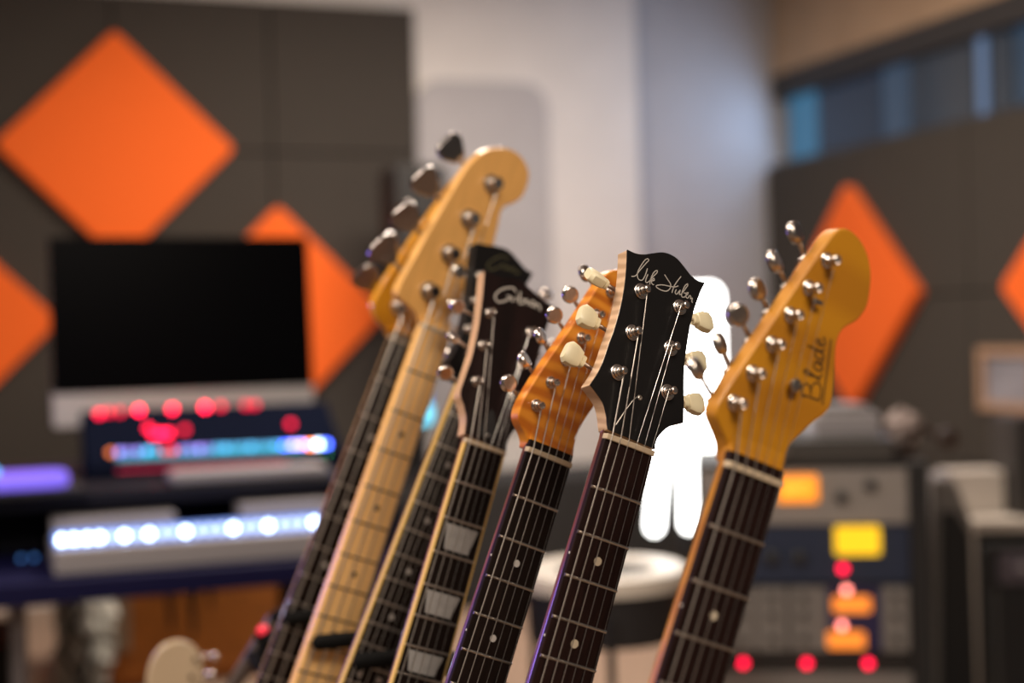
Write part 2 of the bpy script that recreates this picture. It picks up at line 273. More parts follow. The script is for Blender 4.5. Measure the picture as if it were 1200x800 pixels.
def rot_mat(yaw, pitch, lean):
    B = Matrix(((1, 0, 0), (0, 0, -1), (0, 1, 0)))
    return Matrix.Rotation(R(yaw), 3, 'Z') @ Matrix.Rotation(R(pitch), 3, 'X') @ B @ Matrix.Rotation(R(-lean), 3, 'Z')
def fretpos(S, n): return S * (1 - 2 ** (-n / 12))
LOW = {}
BODY = {  # half outlines are not symmetric: (x, fraction of body length from the bottom)
 'double': [(0, 0), (70, .01), (125, .06), (158, .16), (163, .27), (148, .40), (126, .53), (122, .62), (138, .74), (150, .86), (142, .93), (120, .93), (92, .84), (55, .76), (30, .745), (-30, .745), (-55, .77), (-90, .88), (-118, .985), (-140, 1.0), (-158, .94), (-152, .80), (-130, .66), (-128, .55), (-148, .40), (-163, .27), (-158, .16), (-125, .06), (-70, .01)],
 'single': [(0, 0), (80, .012), (135, .07), (166, .19), (168, .30), (148, .44), (116, .58), (112, .66), (124, .78), (134, .88), (122, .94), (98, .93), (72, .85), (30, .80), (-28, .83), (-30, .96), (-60, .985), (-105, .95), (-132, .86), (-136, .77), (-118, .64), (-120, .56), (-148, .44), (-168, .30), (-166, .19), (-135, .07), (-80, .012)],
}
def guitar(key, name, label, cat, S, w0, w12, nstr, neckm, fbm, facem, headm, tuner, buttonm, postr, logom, body, bodym, length,
           plate=None, binding=None, inlay='dot', inlaym=dotm, fretmat=fretm, nutm=bone, strip=None, nfret=20, headt=14.0, grp=None):
    D = DATA[key]; Rm = rot_mat(*D['rot']); Lt = length
    base = Vector(D['pos']) - Rm @ Vector((0, Lt * MM, 0))
    root = thing(name, label, cat, Matrix.Translation(base) @ Rm.to_4x4(), grp)
    kind, hv = D['head']
    t = R(hv) if kind == 'tilt' else 0.0
    O = Vector((0, 4, -1.5)) if kind == 'tilt' else Vector((0, 0, -hv))
    H = Matrix((Vector((1, 0, 0)), Vector((0, math.cos(t), -math.sin(t))), Vector((0, math.sin(t), math.cos(t))))).transposed()
    HM = Matrix.Translation(O) @ H.to_4x4()                      # head-plane frame (mm) in neck frame
    SH = Matrix.Scale(MM, 4) @ Matrix.Translation((0, Lt, 0))
    def part(nm, shape, m, parent=root, **k): return obj(nm, xf(shape, SH), m, parent, **k)
    def hp(x, s, z=0.0): return HM @ Vector((x, s, z))
    def width(d): return w0 + (w12 - w0) * d / (S / 2)
    Ln = fretpos(S, nfret) + 8; blen = length - fretpos(S, 16)
    # neck: D section, running into the head
    secs = [(-Ln + 30, width(Ln) / 2 * .98, -6, -27), (-fretpos(S, 12), width(S / 2) / 2 * .98, -6, -25), (0, w0 / 2 * .98, -6, -22)]
    if kind == 'tilt': secs += [(12, w0 / 2 * .96, -9, -23), (30, w0 / 2 * .8, -14, -21 - 30 * math.tan(t) * .55)]
    else: secs += [(14, w0 / 2 * .96, -hv - 2, -hv - 15.5), (26, w0 / 2 * .9, -hv - 8, -hv - 13.5)]
    V, F = [], []; n = 14
    for y, hw, zt, zb in secs:
        for i in range(n):
            a = math.pi * i / (n - 1); V.append((hw * math.cos(a), y, zt - (zt - zb) * max(0.0, math.sin(a)) ** .8))
    for k in range(len(secs) - 1):
        for i in range(n):
            j = (i + 1) % n; F.append((k * n + i, k * n + j, (k + 1) * n + j, (k + 1) * n + i))
    F += [tuple(range(n)), tuple(reversed(range((len(secs) - 1) * n, len(secs) * n)))]
    part('neck', (V, F), neckm, smooth=True)
    # fretboard with slight radius
    def fb(y0, y1, z0=-6.0, dz=0.0, k=0.0):
        V, F = [], []; n = 9
        for y in (y0, y1):
            hw = width(max(0, -y)) / 2 - k
            V += [(-hw, y, z0), (hw, y, z0)] + [(hw * (1 - 2 * i / (n - 1)), y, dz - 1.2 * (1 - 2 * i / (n - 1)) ** 2) for i in range(n)]
        m = n + 2
        for i in range(m): j = (i + 1) % m; F.append((i, j, m + j, m + i))
        F += [tuple(reversed(range(m))), tuple(range(m, 2 * m))]
        return V, F
    bk = 1.8 if binding else 0.0
    part('fretboard', fb(-Ln, 0, k=bk), fbm, bevel=0.0 if binding else .0007)
    if binding:
        for s in (-1, 1):
            V = []
            for y in (-Ln, 0):
                hw = width(-y) / 2
                V += [(s * hw, y, -6.2), (s * hw, y, -1.0), (s * (hw - bk), y, -.75), (s * (hw - bk), y, -6.2)]
            part('binding', (V, [(0, 1, 5, 4), (1, 2, 6, 5), (2, 3, 7, 6), (3, 0, 4, 7), (0, 3, 2, 1), (4, 5, 6, 7)]), binding)
    # nut
    part('nut', join(fb(0, 4.2, -6, 2.0)), nutm, bevel=.0006)
    if strip:   # end of the fretboard showing beyond the nut
        part('fretboard_end', fb(4.2, 10.5, -hv - 1, -.6, k=.6), strip)
    # frets
    for f in range(1, nfret + 1):
        d = fretpos(S, f); hw = width(d) / 2 - (bk if binding else .2); V, F = [], []; n = 7
        for i in range(n):
            u_ = -1 + 2 * i / (n - 1); z = -1.2 * u_ * u_
            for (dy, dz) in ((-1.25, -.3), (-.9, .75), (0, 1.1), (.9, .75), (1.25, -.3)): V.append((hw * u_, -d + dy, z + dz))
        for i in range(n - 1):
            for k in range(4): F.append((i * 5 + k, i * 5 + k + 1, i * 5 + k + 6, i * 5 + k + 5))
        F += [(0, 1, 2, 3, 4), tuple(reversed(range((n - 1) * 5, n * 5)))]
        part('fret', (V, F), fretmat, smooth=True)
    # inlays
    for f in (3, 5, 7, 9, 12, 15, 17, 19):
        if f > nfret: continue
        a, b = fretpos(S, f - 1), fretpos(S, f); c = (a + b) / 2; wd = width(c)
        if inlay == 'trapezoid':
            h = (b - a) * .36; x0, x1 = wd * .36, wd * .27
            pts = [(-x0, -c + h), (x0, -c + h), (x1, -c - h), (-x1, -c - h)]
            part('inlay', prism(pts, -1.2, .12), inlaym)
        else:
            xs = (0,) if f != 12 else (-wd * .22, wd * .22)
            for x in xs: part('inlay', lathe((x, -c, -1.2), (0, 0, 1), [(0, inlay if not isinstance(inlay, str) else 3.1), (1.32, inlay if not isinstance(inlay, str) else 3.1)], 16), inlaym)
    for f in (3, 5, 7, 9):   # side dots
        c = (fretpos(S, f - 1) + fretpos(S, f)) / 2
        part('side_dot', lathe((-width(c) / 2 - .15, -c, -3), (1, 0, 0), [(0, 1.0), (.5, 1.0)], 8), dotp)
    # headstock
    out = spline(D['outline'])
    if plate:
        part('headstock', xf(prism(out, -headt, -1.2), HM), headm, bevel=.0005)
        part('face_plate', xf(prism(out, -1.2, 0), HM), plate, label='dark veneer face of the headstock')
    else:
        ramp = [(-w0 / 2 + 1, 3.5), (w0 / 2 - 1, 3.5)]
        hs = xf(prism(out, -headt, 0), HM)
        V = []
        zt = -1.0 if not strip else -2.0; y0 = 4.2 if not strip else 10.4
        for y, z in ((y0, zt), (y0 + 3, zt * .5 - hv * .45), (y0 + 8, -hv * .92), (y0 + 14, -hv - .5)):
            V += [(-w0 / 2 + .6, y, z), (w0 / 2 - .6, y, z)]
        V += [(-w0 / 2 + .6, y0, -hv - 4), (w0 / 2 - .6, y0, -hv - 4), (-w0 / 2 + .6, y0 + 14, -hv - 4), (w0 / 2 - .6, y0 + 14, -hv - 4)]
        F = [(0, 1, 3, 2), (2, 3, 5, 4), (4, 5, 7, 6), (0, 8, 9, 1), (6, 7, 11, 10), (8, 10, 11, 9), (0, 2, 4, 6, 10, 8), (1, 9, 11, 7, 5, 3)]
        part('headstock', hs, headm, bevel=.0018, segs=3)
        part('headstock_ramp', (V, F), headm, smooth=True)
    # tuners
    posts, btn = D['posts'], D['buttons']
    for i, (p, b) in enumerate(zip(posts, btn)):
        c = Vector((p[0], p[1], 0)); bb = Vector((b[0], b[1], 0)); dr = (bb - c); dl = dr.length; dr.normalize()
        q = dr.cross(Vector((0, 0, 1)))
        zb = -headt - (5 if tuner != 'bass' else 7)
        Mt = Matrix((dr, q, Vector((0, 0, 1)))).transposed().to_4x4(); Mt.translation = c     # local x towards the button
        def tp(nm, s, m, par, **k): return part(nm, xf(s, HM @ Mt), m, par, **k)
        g = 1.7 if tuner == 'bass' else 1.0
        housing = join(box(-6 * g, 4 * g, -4.5 * g, 4.5 * g, -headt - 8 * g, -headt - .2), cyl((5 * g, 0, zb), (dl - 6, 0, zb), 1.6 * g, 10))
        tn = tp('tuner', housing, chromed, root, bevel=.0006)
        if tuner == 'bass':
            tp('washer', lathe((0, 0, 0), (0, 0, 1), [(0, 10), (1.6, 10), (2.4, 8)], 20), chrome, tn, smooth=True)
            tp('post', lathe((0, 0, 0), (0, 0, 1), [(0, 6.6), (7, 6.0), (9, 5.6), (11, 7.0), (15, 7.0), (15.8, 6.2)], 18), chrome, tn, smooth=True)
            # clover-leaf key
            cl = []
            for k in range(36):
                a = 2 * math.pi * k / 36; r = 16 * (1 + .13 * math.cos(3 * a)); cl.append((dl + 2 + r * math.cos(a + math.pi / 3) * 1.0, r * math.sin(a + math.pi / 3)))
            key_s = prism(cl, -3.4, 3.4)
            tp('button', xf(key_s, Matrix.Translation((0, 0, zb)) @ Matrix.Rotation(R((12, 28, 20, 6)[i % 4]), 4, 'X')), buttonm, tn, bevel=.0012)
        else:
            if tuner == 'keystone':
                tp('washer', lathe((0, 0, 0), (0, 0, 1), [(0, 6.1), (1.0, 6.1), (1.4, 5.4), (1.4, 4.9), (2.6, 4.7), (2.9, 4.2)], 24), chrome, tn, smooth=True)
                tp('post', lathe((0, 0, 0), (0, 0, 1), [(0, 3.0), (4.2, 3.0), (5.2, 2.5), (6.6, 2.5), (7.4, 3.1), (9.3, 3.1), (10, 2.5), (10.3, 1.2)], 18), chrome, tn, smooth=True)
                # tapered cream key, fatter at the outer end, with a collar
                secs = [(-9.5, 4.6, 3.6), (-7.2, 4.8, 3.8), (-6.6, 3.4, 3.0), (-5.6, 6.6, 4.2), (0, 8.6, 4.8), (5.5, 9.0, 4.6), (8.2, 6.4, 3.6)]
                V, F = [], []; n = 14
                for x, a, bq in secs:
                    for k in range(n):
                        an = 2 * math.pi * k / n
                        ca, sa = math.cos(an), math.sin(an)
                        V.append((dl + x, a * math.copysign(abs(ca) ** .55, ca), bq * math.copysign(abs(sa) ** .55, sa)))
                for r_ in range(len(secs) - 1):
                    for k in range(n): j = (k + 1) % n; F.append((r_ * n + k, r_ * n + j, (r_ + 1) * n + j, (r_ + 1) * n + k))
                F += [tuple(range(n)), tuple(range((len(secs) - 1) * n, len(secs) * n))]
                tp('button', xf((V, F), Matrix.Translation((0, 0, zb)) @ Matrix.Rotation(R((-50, -8, 4, 18, 10, 12)[i]), 4, 'X')), buttonm, tn, smooth=True)
            else:
                tp('washer', lathe((0, 0, 0), (0, 0, 1), [(0, 5.0), (1.0, 5.0), (1.5, 4.2), (2.0, 3.9)], 20), chrome, tn, smooth=True)
                hp_ = 10.5 if tuner == 'inline' else 9.0
                tp('post', lathe((0, 0, 0), (0, 0, 1), [(0, postr), (3, postr), (4.5, postr * .78), (6.5, postr * .78), (7.5, postr), (hp_, postr), (hp_ + .5, postr * .8), (hp_ - .8, postr * .45), (hp_ - .8, .1)], 18), chrome, tn, smooth=True)
                # oval metal key with a dished face
                el = [(dl + 7.6 * math.cos(2 * math.pi * k / 24), 7.2 * math.sin(2 * math.pi * k / 24)) for k in range(24)]
                ang = {'G4': (0, -45, -40, 12, 10, -30), 'G6': (-40, -36, 12, -26, -38, -30)}.get(key, (15, -40, 25, 30, 10, 50))[i]
                tp('button', xf(prism(el, -3.0, 3.0), Matrix.Translation((0, 0, zb)) @ Matrix.Rotation(R(ang), 4, 'X')), buttonm, tn, bevel=.0018, smooth=True)
    # strings
    order = list(range(nstr)) if tuner in ('inline', 'bass') else [2, 1, 0, 3, 4, 5]
    gauges = (.58, .46, .35, .24, .19, .16) if nstr == 6 else (1.25, 1.0, .8, .6)
    for i in range(nstr):
        u_ = i / (nstr - 1) - .5; xn, xb = u_ * w0 * .82, u_ * (52 if nstr == 6 else 58)
        pz = 5.6 if tuner != 'bass' else 8.5
        p = posts[order[i]]; side = 1 if (tuner in ('inline', 'bass') or order[i] < 3) else -1
        pr = (postr * .8 if tuner != 'bass' else 5.6)
        e = hp(p[0] + side * pr, p[1] - 1, pz)
        zn = 2.0 - 1.2 * (2 * u_) ** 2 * .8 + gauges[i] * .5
        path = [(xb, -S, 10), (xn, -.3, zn), (xn, 4.0, zn - .1), e]
        sh = tube(path, gauges[i] * 1.0, 6)
        wraps = []
        for k in range(29):
            a = 2 * math.pi * k / 12 * side; z = pz - k * .055 * max(1, gauges[i] * 2)
            wraps.append(hp(p[0] + math.cos(a if side > 0 else math.pi + a) * (pr + gauges[i]), p[1] + math.sin(a if side > 0 else math.pi + a) * (pr + gauges[i]), z))
        sh = join(sh, tube(wraps, gauges[i], 5))
        part('string', sh, bronze if i < 3 or nstr == 4 else steel, smooth=True)
    # logo strokes lying on the face
    if logom and 'logo' in D:
        shp = []
        lw = {'G5': .35, 'G6': .62, 'G3': .85, 'G3b': .7}[key]
        for st in D['logo']:
            sp = spline(st, closed=False, sub=5, sharp=120)
            V, F = [], []
            for k, q in enumerate(sp):
                a = Vector(sp[max(0, k - 1)]); b = Vector(sp[min(len(sp) - 1, k + 1)]); d = (b - a)
                d = d.normalized() if d.length > 1e-6 else Vector((1, 0)); nn = Vector((-d.y, d.x)) * lw
                for z in (.0, .14): V += [(q[0] + nn.x, q[1] + nn.y, z), (q[0] - nn.x, q[1] - nn.y, z)]
            for k in range(len(sp) - 1):
                a, b = k * 4, k * 4 + 4; F += [(a + 2, a + 3, b + 3, b + 2), (a, a + 2, b + 2, b), (a + 3, a + 1, b + 1, b + 3)]
            shp.append(xf((V, F), HM))
        part('logo', join(*shp), logom)
    if 'rod' in D:   # small brass hole cover and the string end curling over the face
        rx, rs = D['rod'][0]
        part('screw', xf(lathe((rx, rs, 0), (0, 0, 1), [(0, 2.0), (.5, 2.0), (.9, 1.3), (.4, .8), (.4, .1)], 14), HM), scrm, smooth=True)
        part('string_end', xf(tube([(rx - 17, rs - 27, 1.0), (rx - 12, rs - 15, 1.6), (rx - 7, rs - 5, 2.0), (rx - 2, rs + 1, 1.4)], .3, 5), HM), bronze)
    if 'tree' in D:
        tx, ts = D['tree'][0]
        part('string_tree', xf(join(lathe((tx, ts, 0), (0, 0, 1), [(0, 2.2), (4, 2.2), (4, 4.2), (5.6, 4.2), (6, 3.4)], 16)), HM), chromed, smooth=True)
        part('string_tree', xf(join(lathe((9.0, 118, 0), (0, 0, 1), [(0, 1.6), (4, 1.6)], 12), box(5.5, 12.5, 116.6, 119.4, 4, 5.4)), HM), chromed)
    if tuner == 'three':
        part('rod_cover', xf(prism([(-7, 6), (7, 6), (9, 12), (6, 22), (3.5, 30), (0, 34), (-3.5, 30), (-6, 22), (-9, 12)], 0, 1.6), HM), blackm, bevel=.0004)
        part('screw', xf(lathe((0, 9, 1.6), (0, 0, 1), [(0, 1.8), (.6, 1.4)], 12), HM), scrm)
    # body, bridge and pickups, below the picture
    out = spline([(x * (w0 / 43), -Lt + f * blen) for x, f in BODY[body]], sub=3)
    bo = part('body', prism(out, -56, -13), bodym, bevel=.004, segs=2)
    RM4 = Matrix.Translation(base) @ Rm.to_4x4(); zs_ = sorted((RM4 @ v.co for v in bo.data.vertices), key=lambda q: q.z); LOW[key] = (zs_[0] + zs_[1]) / 2
    part('bridge', join(box(-38, 38, -S - 9, -S + 9, -13, 8)), chromed, bevel=.001)
    for f in (.80, .94):
        part('pickup', box(-36, 36, -S * f - 14 + 20, -S * f + 20 + 8, -13, 1), black, bevel=.001)
    return root

guitar('G6', 'electric_guitar', 'electric guitar with amber headstock, dark script logo and six inline tuners, largest of the row', 'guitar', 648, 43, 52, 6,
       amberm, rosewr, amberm, amberm, 'inline', chromed, 3.2, logod, 'double', amberm, 805, strip=rosewr, inlay=2.9, grp='guitars in the rack')
guitar('G5', 'electric_guitar', 'electric guitar with black headstock, silver signature and cream tuner buttons', 'guitar', 635, 43, 53, 6,
       mahneck, rosewr, ebony, curly, 'keystone', creamb, 3.0, logow, 'double', mahneck, 800, plate=ebony, inlay=3.2, headt=13, grp='guitars in the rack')
guitar('G4', 'electric_guitar', 'electric guitar with orange flame-figured headstock and small round metal tuner keys', 'guitar', 648, 43, 52, 6,
       mahneck, rosew, flamem, flamem, 'inline', chrome, 3.0, None, 'double', flamem, 805, strip=rosew, inlay=2.9, inlaym=dotp, grp='guitars in the rack')
guitar('G3', 'electric_guitar', 'electric guitar with dark brown script-logo headstock and trapezoid pearl inlays', 'guitar', 628, 43, 52, 6,
       mahneck, rosew, mahog, bindw, 'three', chrome, 3.0, logow, 'single', mahneck, 812, plate=mahog, binding=bindy, inlay='trapezoid', inlaym=pearl, grp='guitars in the rack')
guitar('G3b', 'electric_guitar', 'electric guitar with black open-book headstock, cream-bound neck and small dot inlays', 'guitar', 628, 43, 52, 6,
       mahneck, rosew, ebony, ebony, 'three', chrome, 3.0, logoo, 'single', ebony, 812, plate=ebony, binding=bindy, inlay=2.9, inlaym=dotp, grp='guitars in the rack')
guitar('G2', 'bass_guitar', 'bass guitar with pale maple headstock and maple fretboard with dark dots', 'guitar', 864, 40, 56, 4,
       maple, mat('maple_board', (.92, .56, .22), .4, var=.06, scale=40, stretch=(5, .5, 5)), maple, maple, 'bass', basskey, 6, None, 'double', black, 930, inlaym=darkdot, fretmat=mat('fret_dull', (.18, .12, .07), .4, .8), nutm=bone, grp='basses in the rack')
guitar('G1', 'bass_guitar', 'bass guitar with deep amber headstock and dark rosewood fretboard behind the maple bass', 'guitar', 864, 40, 56, 4,
       mapleneck, rosew, orangem, orangem, 'bass', basskey, 6, None, 'double', black, 930, inlaym=dotp, strip=rosew, grp='basses in the rack')

# ------------------------------------------------------------------ rack the guitars stand in
ORDER = ['G6', 'G5', 'G4', 'G3', 'G3b', 'G2', 'G1']; LEN = dict(G6=805, G5=800, G4=805, G3=812, G3b=812, G2=930, G1=930)
info = {}
for k in ORDER:
    D = DATA[k]; Rm = rot_mat(*D['rot']); p = Vector(D['pos']); y = Rm @ Vector((0, 1, 0)); x = Rm @ Vector((1, 0, 0)); n = Rm @ Vector((0, 0, 1))
    tt = (p.z - .690) / y.z; info[k] = (p - y * tt, x, y, n, p - y * LEN[k] * MM + n * -.034)
far, near = info['G1'][0], info['G6'][0]
rowd = (near - far); rowd.z = 0; rowd.normalize(); side = Vector((-rowd.y, rowd.x, 0))
if side.x < 0: side = -side
rack = thing('guitar_rack', 'black tubular guitar rack with padded neck rests holding the row of guitars', 'guitar stand', Matrix.Translation((far.x, far.y, 0)))
Minv = Matrix.Translation((-far.x, -far.y, 0))
def rp(nm, s, m, **k): return obj(nm, xf(s, Minv), m, rack, **k)
off = max((info[k][0] - far).dot(side) for k in ORDER) + .055
a = far + side * off - rowd * .10; b = near + side * off + rowd * .10
a.z = b.z = .690
rubber = mat('rack_rubber', (.006, .006, .006), .85, spec=.1)
rp('neck_rail', cyl(a, b, .012, 12), rubber, smooth=True)
for e in (a, b):
    rp('upright', tube([e, (e.x, e.y, .40), (e.x, e.y, .03)], .012, 10), black, smooth=True)
    for s in (-1, 1):
        f_ = e + side * (.32 * s - .10); rp('foot', tube([(e.x, e.y, .06), (f_.x, f_.y, .014)], .012, 10), black, smooth=True)
for k in ORDER:
    c, x, y, n, bt = info[k]
    q = c + n * .0145; q.z = .690
    s0 = (q - a).dot(rowd); r0 = a + rowd * s0
    tip = q - x * .034; tip.z = .693
    dirn = (r0 - tip).normalized()
    rp('neck_rest', lathe(tip, r0 - tip, [(0, .003), (.002, .0066), (.006, .0082), (.03, .0082), ((r0 - tip).length, .0082)], 12), rubber, smooth=True)
    # pad under the body end
    lo = LOW[k]; pd = lo - n * .0
    rp('foam_pad', box(lo.x - .05, lo.x + .05, lo.y - .025, lo.y + .025, 0.0, lo.z + .005), rubber, bevel=.004)
    # padded arm from the rail to the side of the neck that leans on it
    t_ = (Vector(DATA[k]['pos']) - c).length * 1000
    ws, w1, sl = (40, 56, 864) if k in ('G1', 'G2') else (43, 52, 648)
    hw = (ws + (w1 - ws) * t_ / (sl / 2)) / 2000
    ns = c + x * (hw - .001) - n * .010
    rr_ = a + rowd * (ns - a).dot(rowd); rr_.z = .690
    rp('side_rest', cyl(ns, rr_, .009, 12), rubber, smooth=True)
# outer end arm, its red end cap given an added glow like an LED
c, x, y, n, bt = info['G1']
ea = Vector((-.318, 1.86, .640)); eb = Vector((-.375, 1.86, .555))
rp('end_arm', tube([ea, eb, (-.41, 1.95, .45), (-.41, 2.10, .012)], .011, 10), mat('grey_tube', (.16, .13, .12), .4, .4), smooth=True)
rp('cross_bar', tube([a, ea], .011, 10), rubber, smooth=True)
rp('end_bracket', join(cyl((-.318, 1.74, .645), (-.27, 1.72, .625), .011), cyl((-.300, 1.74, .50), (-.308, 1.74, .632), .015, 12), cyl((-.305, 1.745, .585), (-.350, 1.86, .592), .010, 10)), rubber, smooth=True)
rp('red_glow_cap', sphere((-.313, 1.735, .648), .0085, 14), mat('red_cap_glow', (.75, .02, .04), .35, emit=(.9, .03, .07), es=.5), smooth=True, label='small round red cap with a faint glow')

# ------------------------------------------------------------------ studio desk and computer
deskm = mat('desk_dark', (.010, .010, .016), .6, spec=.1)
silver = mat('silver_alu', (.50, .47, .46), .4, .3)
greyd = mat('device_grey', (.27, .25, .26), .5)
desk = thing('studio_desk', 'dark two-tier studio desk carrying the monitor and lit keyboards', 'desk', roomM(0, 3.4, 0))
def dp(nm, s, m, **k): return obj(nm, s, m, desk, **k)
dp('desk_top', box(-.9, .86, -.20, .66, .655, .69), deskm, bevel=.004)
dp('keyboard_shelf', box(-.9, .84, -.48, .02, .50, .545), mat('desk_edge_blue', (.006, .006, .035), .6, spec=.1), bevel=.004)
for x in (-.8, .76): dp('side_panel', box(x - .02, x + .02, -.02, .64, 0, .655), deskm)
dp('back_panel', box(-.78, .74, .0, .018, .546, .654), deskm)
for x in (.03, .80): dp('leg', cyl((x, -.36, 0), (x, -.36, .50), .018, 12), mat('leg_grey', (.16, .15, .16), .4, .5), smooth=True)
for x in (-.84, .8): dp('bracket', box(x - .01, x + .01, -.46, .0, .545, .655), deskm)
mon = thing('computer_monitor', 'silver all-in-one computer with blank black screen and aluminium chin', 'monitor', roomM(.468, 3.80, .69))
scr = Matrix.Translation((0, -.06, .11)) @ Matrix.Rotation(R(-4), 4, 'X')
obj('body', xf(join(prism(rrect(-.335, .325, 0, .480, .012), -.01, .012)), scr @ Matrix.Rotation(R(90), 4, 'X')), silver, mon, bevel=.003)
obj('screen', xf(prism(rrect(-.335, .325, .085, .480, .010), .012, .016), scr @ Matrix.Rotation(R(90), 4, 'X')), mat('screen_glass', (.0015, .0015, .002), .3, spec=.02), mon)
obj('stand', join(xf(box(-.09, .09, -.004, .004, 0, .30), Matrix.Translation((0, .06, 0)) @ Matrix.Rotation(R(12), 4, 'X')), box(-.10, .10, -.10, .09, 0, .008)), silver, mon)
spk = thing('studio_speaker', 'black studio speaker on a slim stand on the low cabinet at the panel edge', 'speaker', roomM(1.54, 5.28, .46))
obj('cabinet', box(-.11, .10, -.12, .12, .86, 1.20), blackm, spk, bevel=.012)
obj('woofer', lathe((0, -.12, .96), (0, -1, 0), [(0, .075), (.008, .075), (.002, .05), (-.01, .02)], 20), mat('cone', (.03, .03, .03), .6), spk, smooth=True)
obj('tweeter', lathe((0, -.12, 1.12), (0, -1, 0), [(0, .03), (.006, .03), (.004, .01)], 16), mat('cone', (.03, .03, .03), .6), spk, smooth=True)
obj('stand_pole', join(cyl((0, 0, .02), (0, 0, .86), .025), box(-.1, .1, -.1, .1, 0, .02)), black, spk)

RED, CYAN, BLUE, PURP, ORG, GRN, WHT = (1, .006, .05), (.12, .55, 1), (.06, .12, 1), (.35, .28, 1), (1, .22, .04), (.05, .7, .3), (.55, .75, 1)
def led(c, r, col, s, parent, name='led'):
    return obj(name, sphere(c, r, 8), emat('led_%s_%s' % ('_'.join(str(x) for x in col), s), col, s), parent)
# control surface with rows of coloured lights
cs = thing('control_surface', 'dark audio control surface with red lights over a row of coloured lights', 'audio mixer', roomM(0, 3.45, .69))
# side profile extruded along the desk
prof = [(-.02, 0), (.22, 0), (.22, .15), (.16, .155), (0, .05), (-.02, .03)]
obj('body', ([(x, y, z) for x in (.195, .80) for y, z in prof], [tuple(range(6)), tuple(reversed(range(6, 12)))] + [(i, (i + 1) % 6, 6 + (i + 1) % 6, 6 + i) for i in range(6)]), mat('mixer_dark', (.006, .008, .018), .8, spec=0), cs)
def onface(x, t): return (x, 0 + .16 * t - .003, .05 + .105 * t + .004)
for px_, t, s in ((.235, .90, 2), (.258, .93, 1), (.285, .92, .9), (.33, .94, 5), (.41, .94, 4), (.49, .95, 5), (.53, .96, 1.2), (.592, .96, .9), (.615, .96, .9), (.345, .55, 2), (.355, .40, 2), (.372, .42, 4), (.39, .42, 3), (.43, .48, 1), (.69, .5, 1.2)):
    led(onface(px_, t), .0085, RED, s * 2.6, cs)
for k in range(26):
    x = .25 + k * .0205
    c = (ORG if k == 0 else PURP if k in (1, 2, 3, 8, 9, 10, 11) else CYAN if k in (4, 5, 12, 13, 14, 15, 16, 17, 18, 19) else RED if k in (6, 7) else BLUE if k in (20, 25) else PURP if k in (21, 22) else ORG if k == 23 else WHT)
    led(onface(x, .08 - k * .002), .0075, c, (2.0, 3.0, 1.6)[k % 3] if k < 20 else 14, cs)
led((.76, -.01, .03), .008, GRN, 3, cs); led((.735, -.012, .025), .007, (1, .5, .05), 3, cs)
obj('glow_strip', box(.262, .70, -.022, -.014, .046, .056), emat('strip_cyan', (.03, .45, .55), .8), cs)
obj('glow_strip', box(.262, .66, -.0225, -.0205, .02, .026), emat('strip_red', (.7, .04, .10), .6), cs)
# silver bar, lit keyboard
kb0 = obj('silver_keyboard', box(.36, .715, 3.215, 3.32, .69, .718), greyd, None, bevel=.01); kb0.matrix_world = Matrix.Rotation(TH, 4, 'Z')
kb0.location.z = .0
tag(kb0, 'plain grey slim keyboard lying on the upper desk under the coloured lights', 'keyboard')
mk = thing('lit_keyboard', 'grey music keyboard with a glowing row of blue-white lights across its front', 'keyboard', roomM(0, 3.08, .545))
obj('body', box(.10, .70, -.10, .17, 0, .052), greyd, mk, bevel=.006)
obj('control_panel', box(.105, .36, .06, .165, .052, .092), greyd, mk, bevel=.004)
obj('control_panel', box(.50, .70, .06, .165, .052, .098), greyd, mk, bevel=.004)
obj('dark_panel', box(.36, .50, .07, .165, .052, .062), mat('navy', (.01, .012, .06), .5), mk)
obj('light_strip', box(.105, .69, -.058, .03, .052, .074), emat('strip_white', (.20, .36, 1), .8), mk, bevel=.004)
for k in range(24):
    x = .118 + k * .0247
    led((x, -.054, .066), .0095, (.55, .70, 1), 11 if k in (0, 1, 2, 3, 5, 7, 10, 14, 17, 21) else 2.4, mk)
for x in (.06, .085): led((x - .02, -.02, .03), .005, (.05, .2, .6), .8, mk)
pk = thing('lit_computer_keyboard', 'small keyboard glowing purple on the desk, away from the guitars', 'keyboard', roomM(0, 3.30, .69))
obj('body', box(-.62, .17, -.14, .08, 0, .012), black, pk)
obj('light_top', prism(rrect(-.6, .145, -.10, .06, .05), .012, .040), emat('purple_glow', (.20, .13, .85), 1.1), pk, bevel=.008)
led((-.005, -.06, .05), .008, CYAN, 2, pk)
# things under the desk
cab = thing('wooden_cabinet', 'plain brown wooden cabinet seen below the desk, standing behind it', 'cabinet', roomM(0, 4.27, 0))
wood = mat('cabinet_wood', (.42, .135, .018), .55, var=.2, scale=10, stretch=(1, 1, 6))
obj('body', box(.29, .98, .02, .42, 0, .52), wood, cab, bevel=.004)
obj('door', box(.31, .95, 0, .02, .03, .50), wood, cab, bevel=.003)
obj('side_strip', box(.285, .350, -.015, .0, .12, .50), mat('beige_strip', (.30, .21, .14), .6), cab)
for k, (x0, x1, zb) in enumerate(((.36, .40, .33), (.42, .45, .30), (.46, .505, .36), (.40, .50, .38))):
    o = obj('hanging_cable', tube([(x0, 3.46 + .03 * k, .657), (x0 + .005, 3.462 + .03 * k, .5), ((x0 + x1) / 2, 3.464 + .03 * k, zb), (x1 - .003, 3.462 + .03 * k, .48), (x1, 3.46 + .03 * k, .657)], .008, 7), mat('cable_dark', (.03, .018, .014), .5)); o.matrix_world = Matrix.Rotation(TH, 4, 'Z')
    tag(o, 'dark cable looping down from under the desk before the brown cabinet', 'cable', 'cables under the desk')
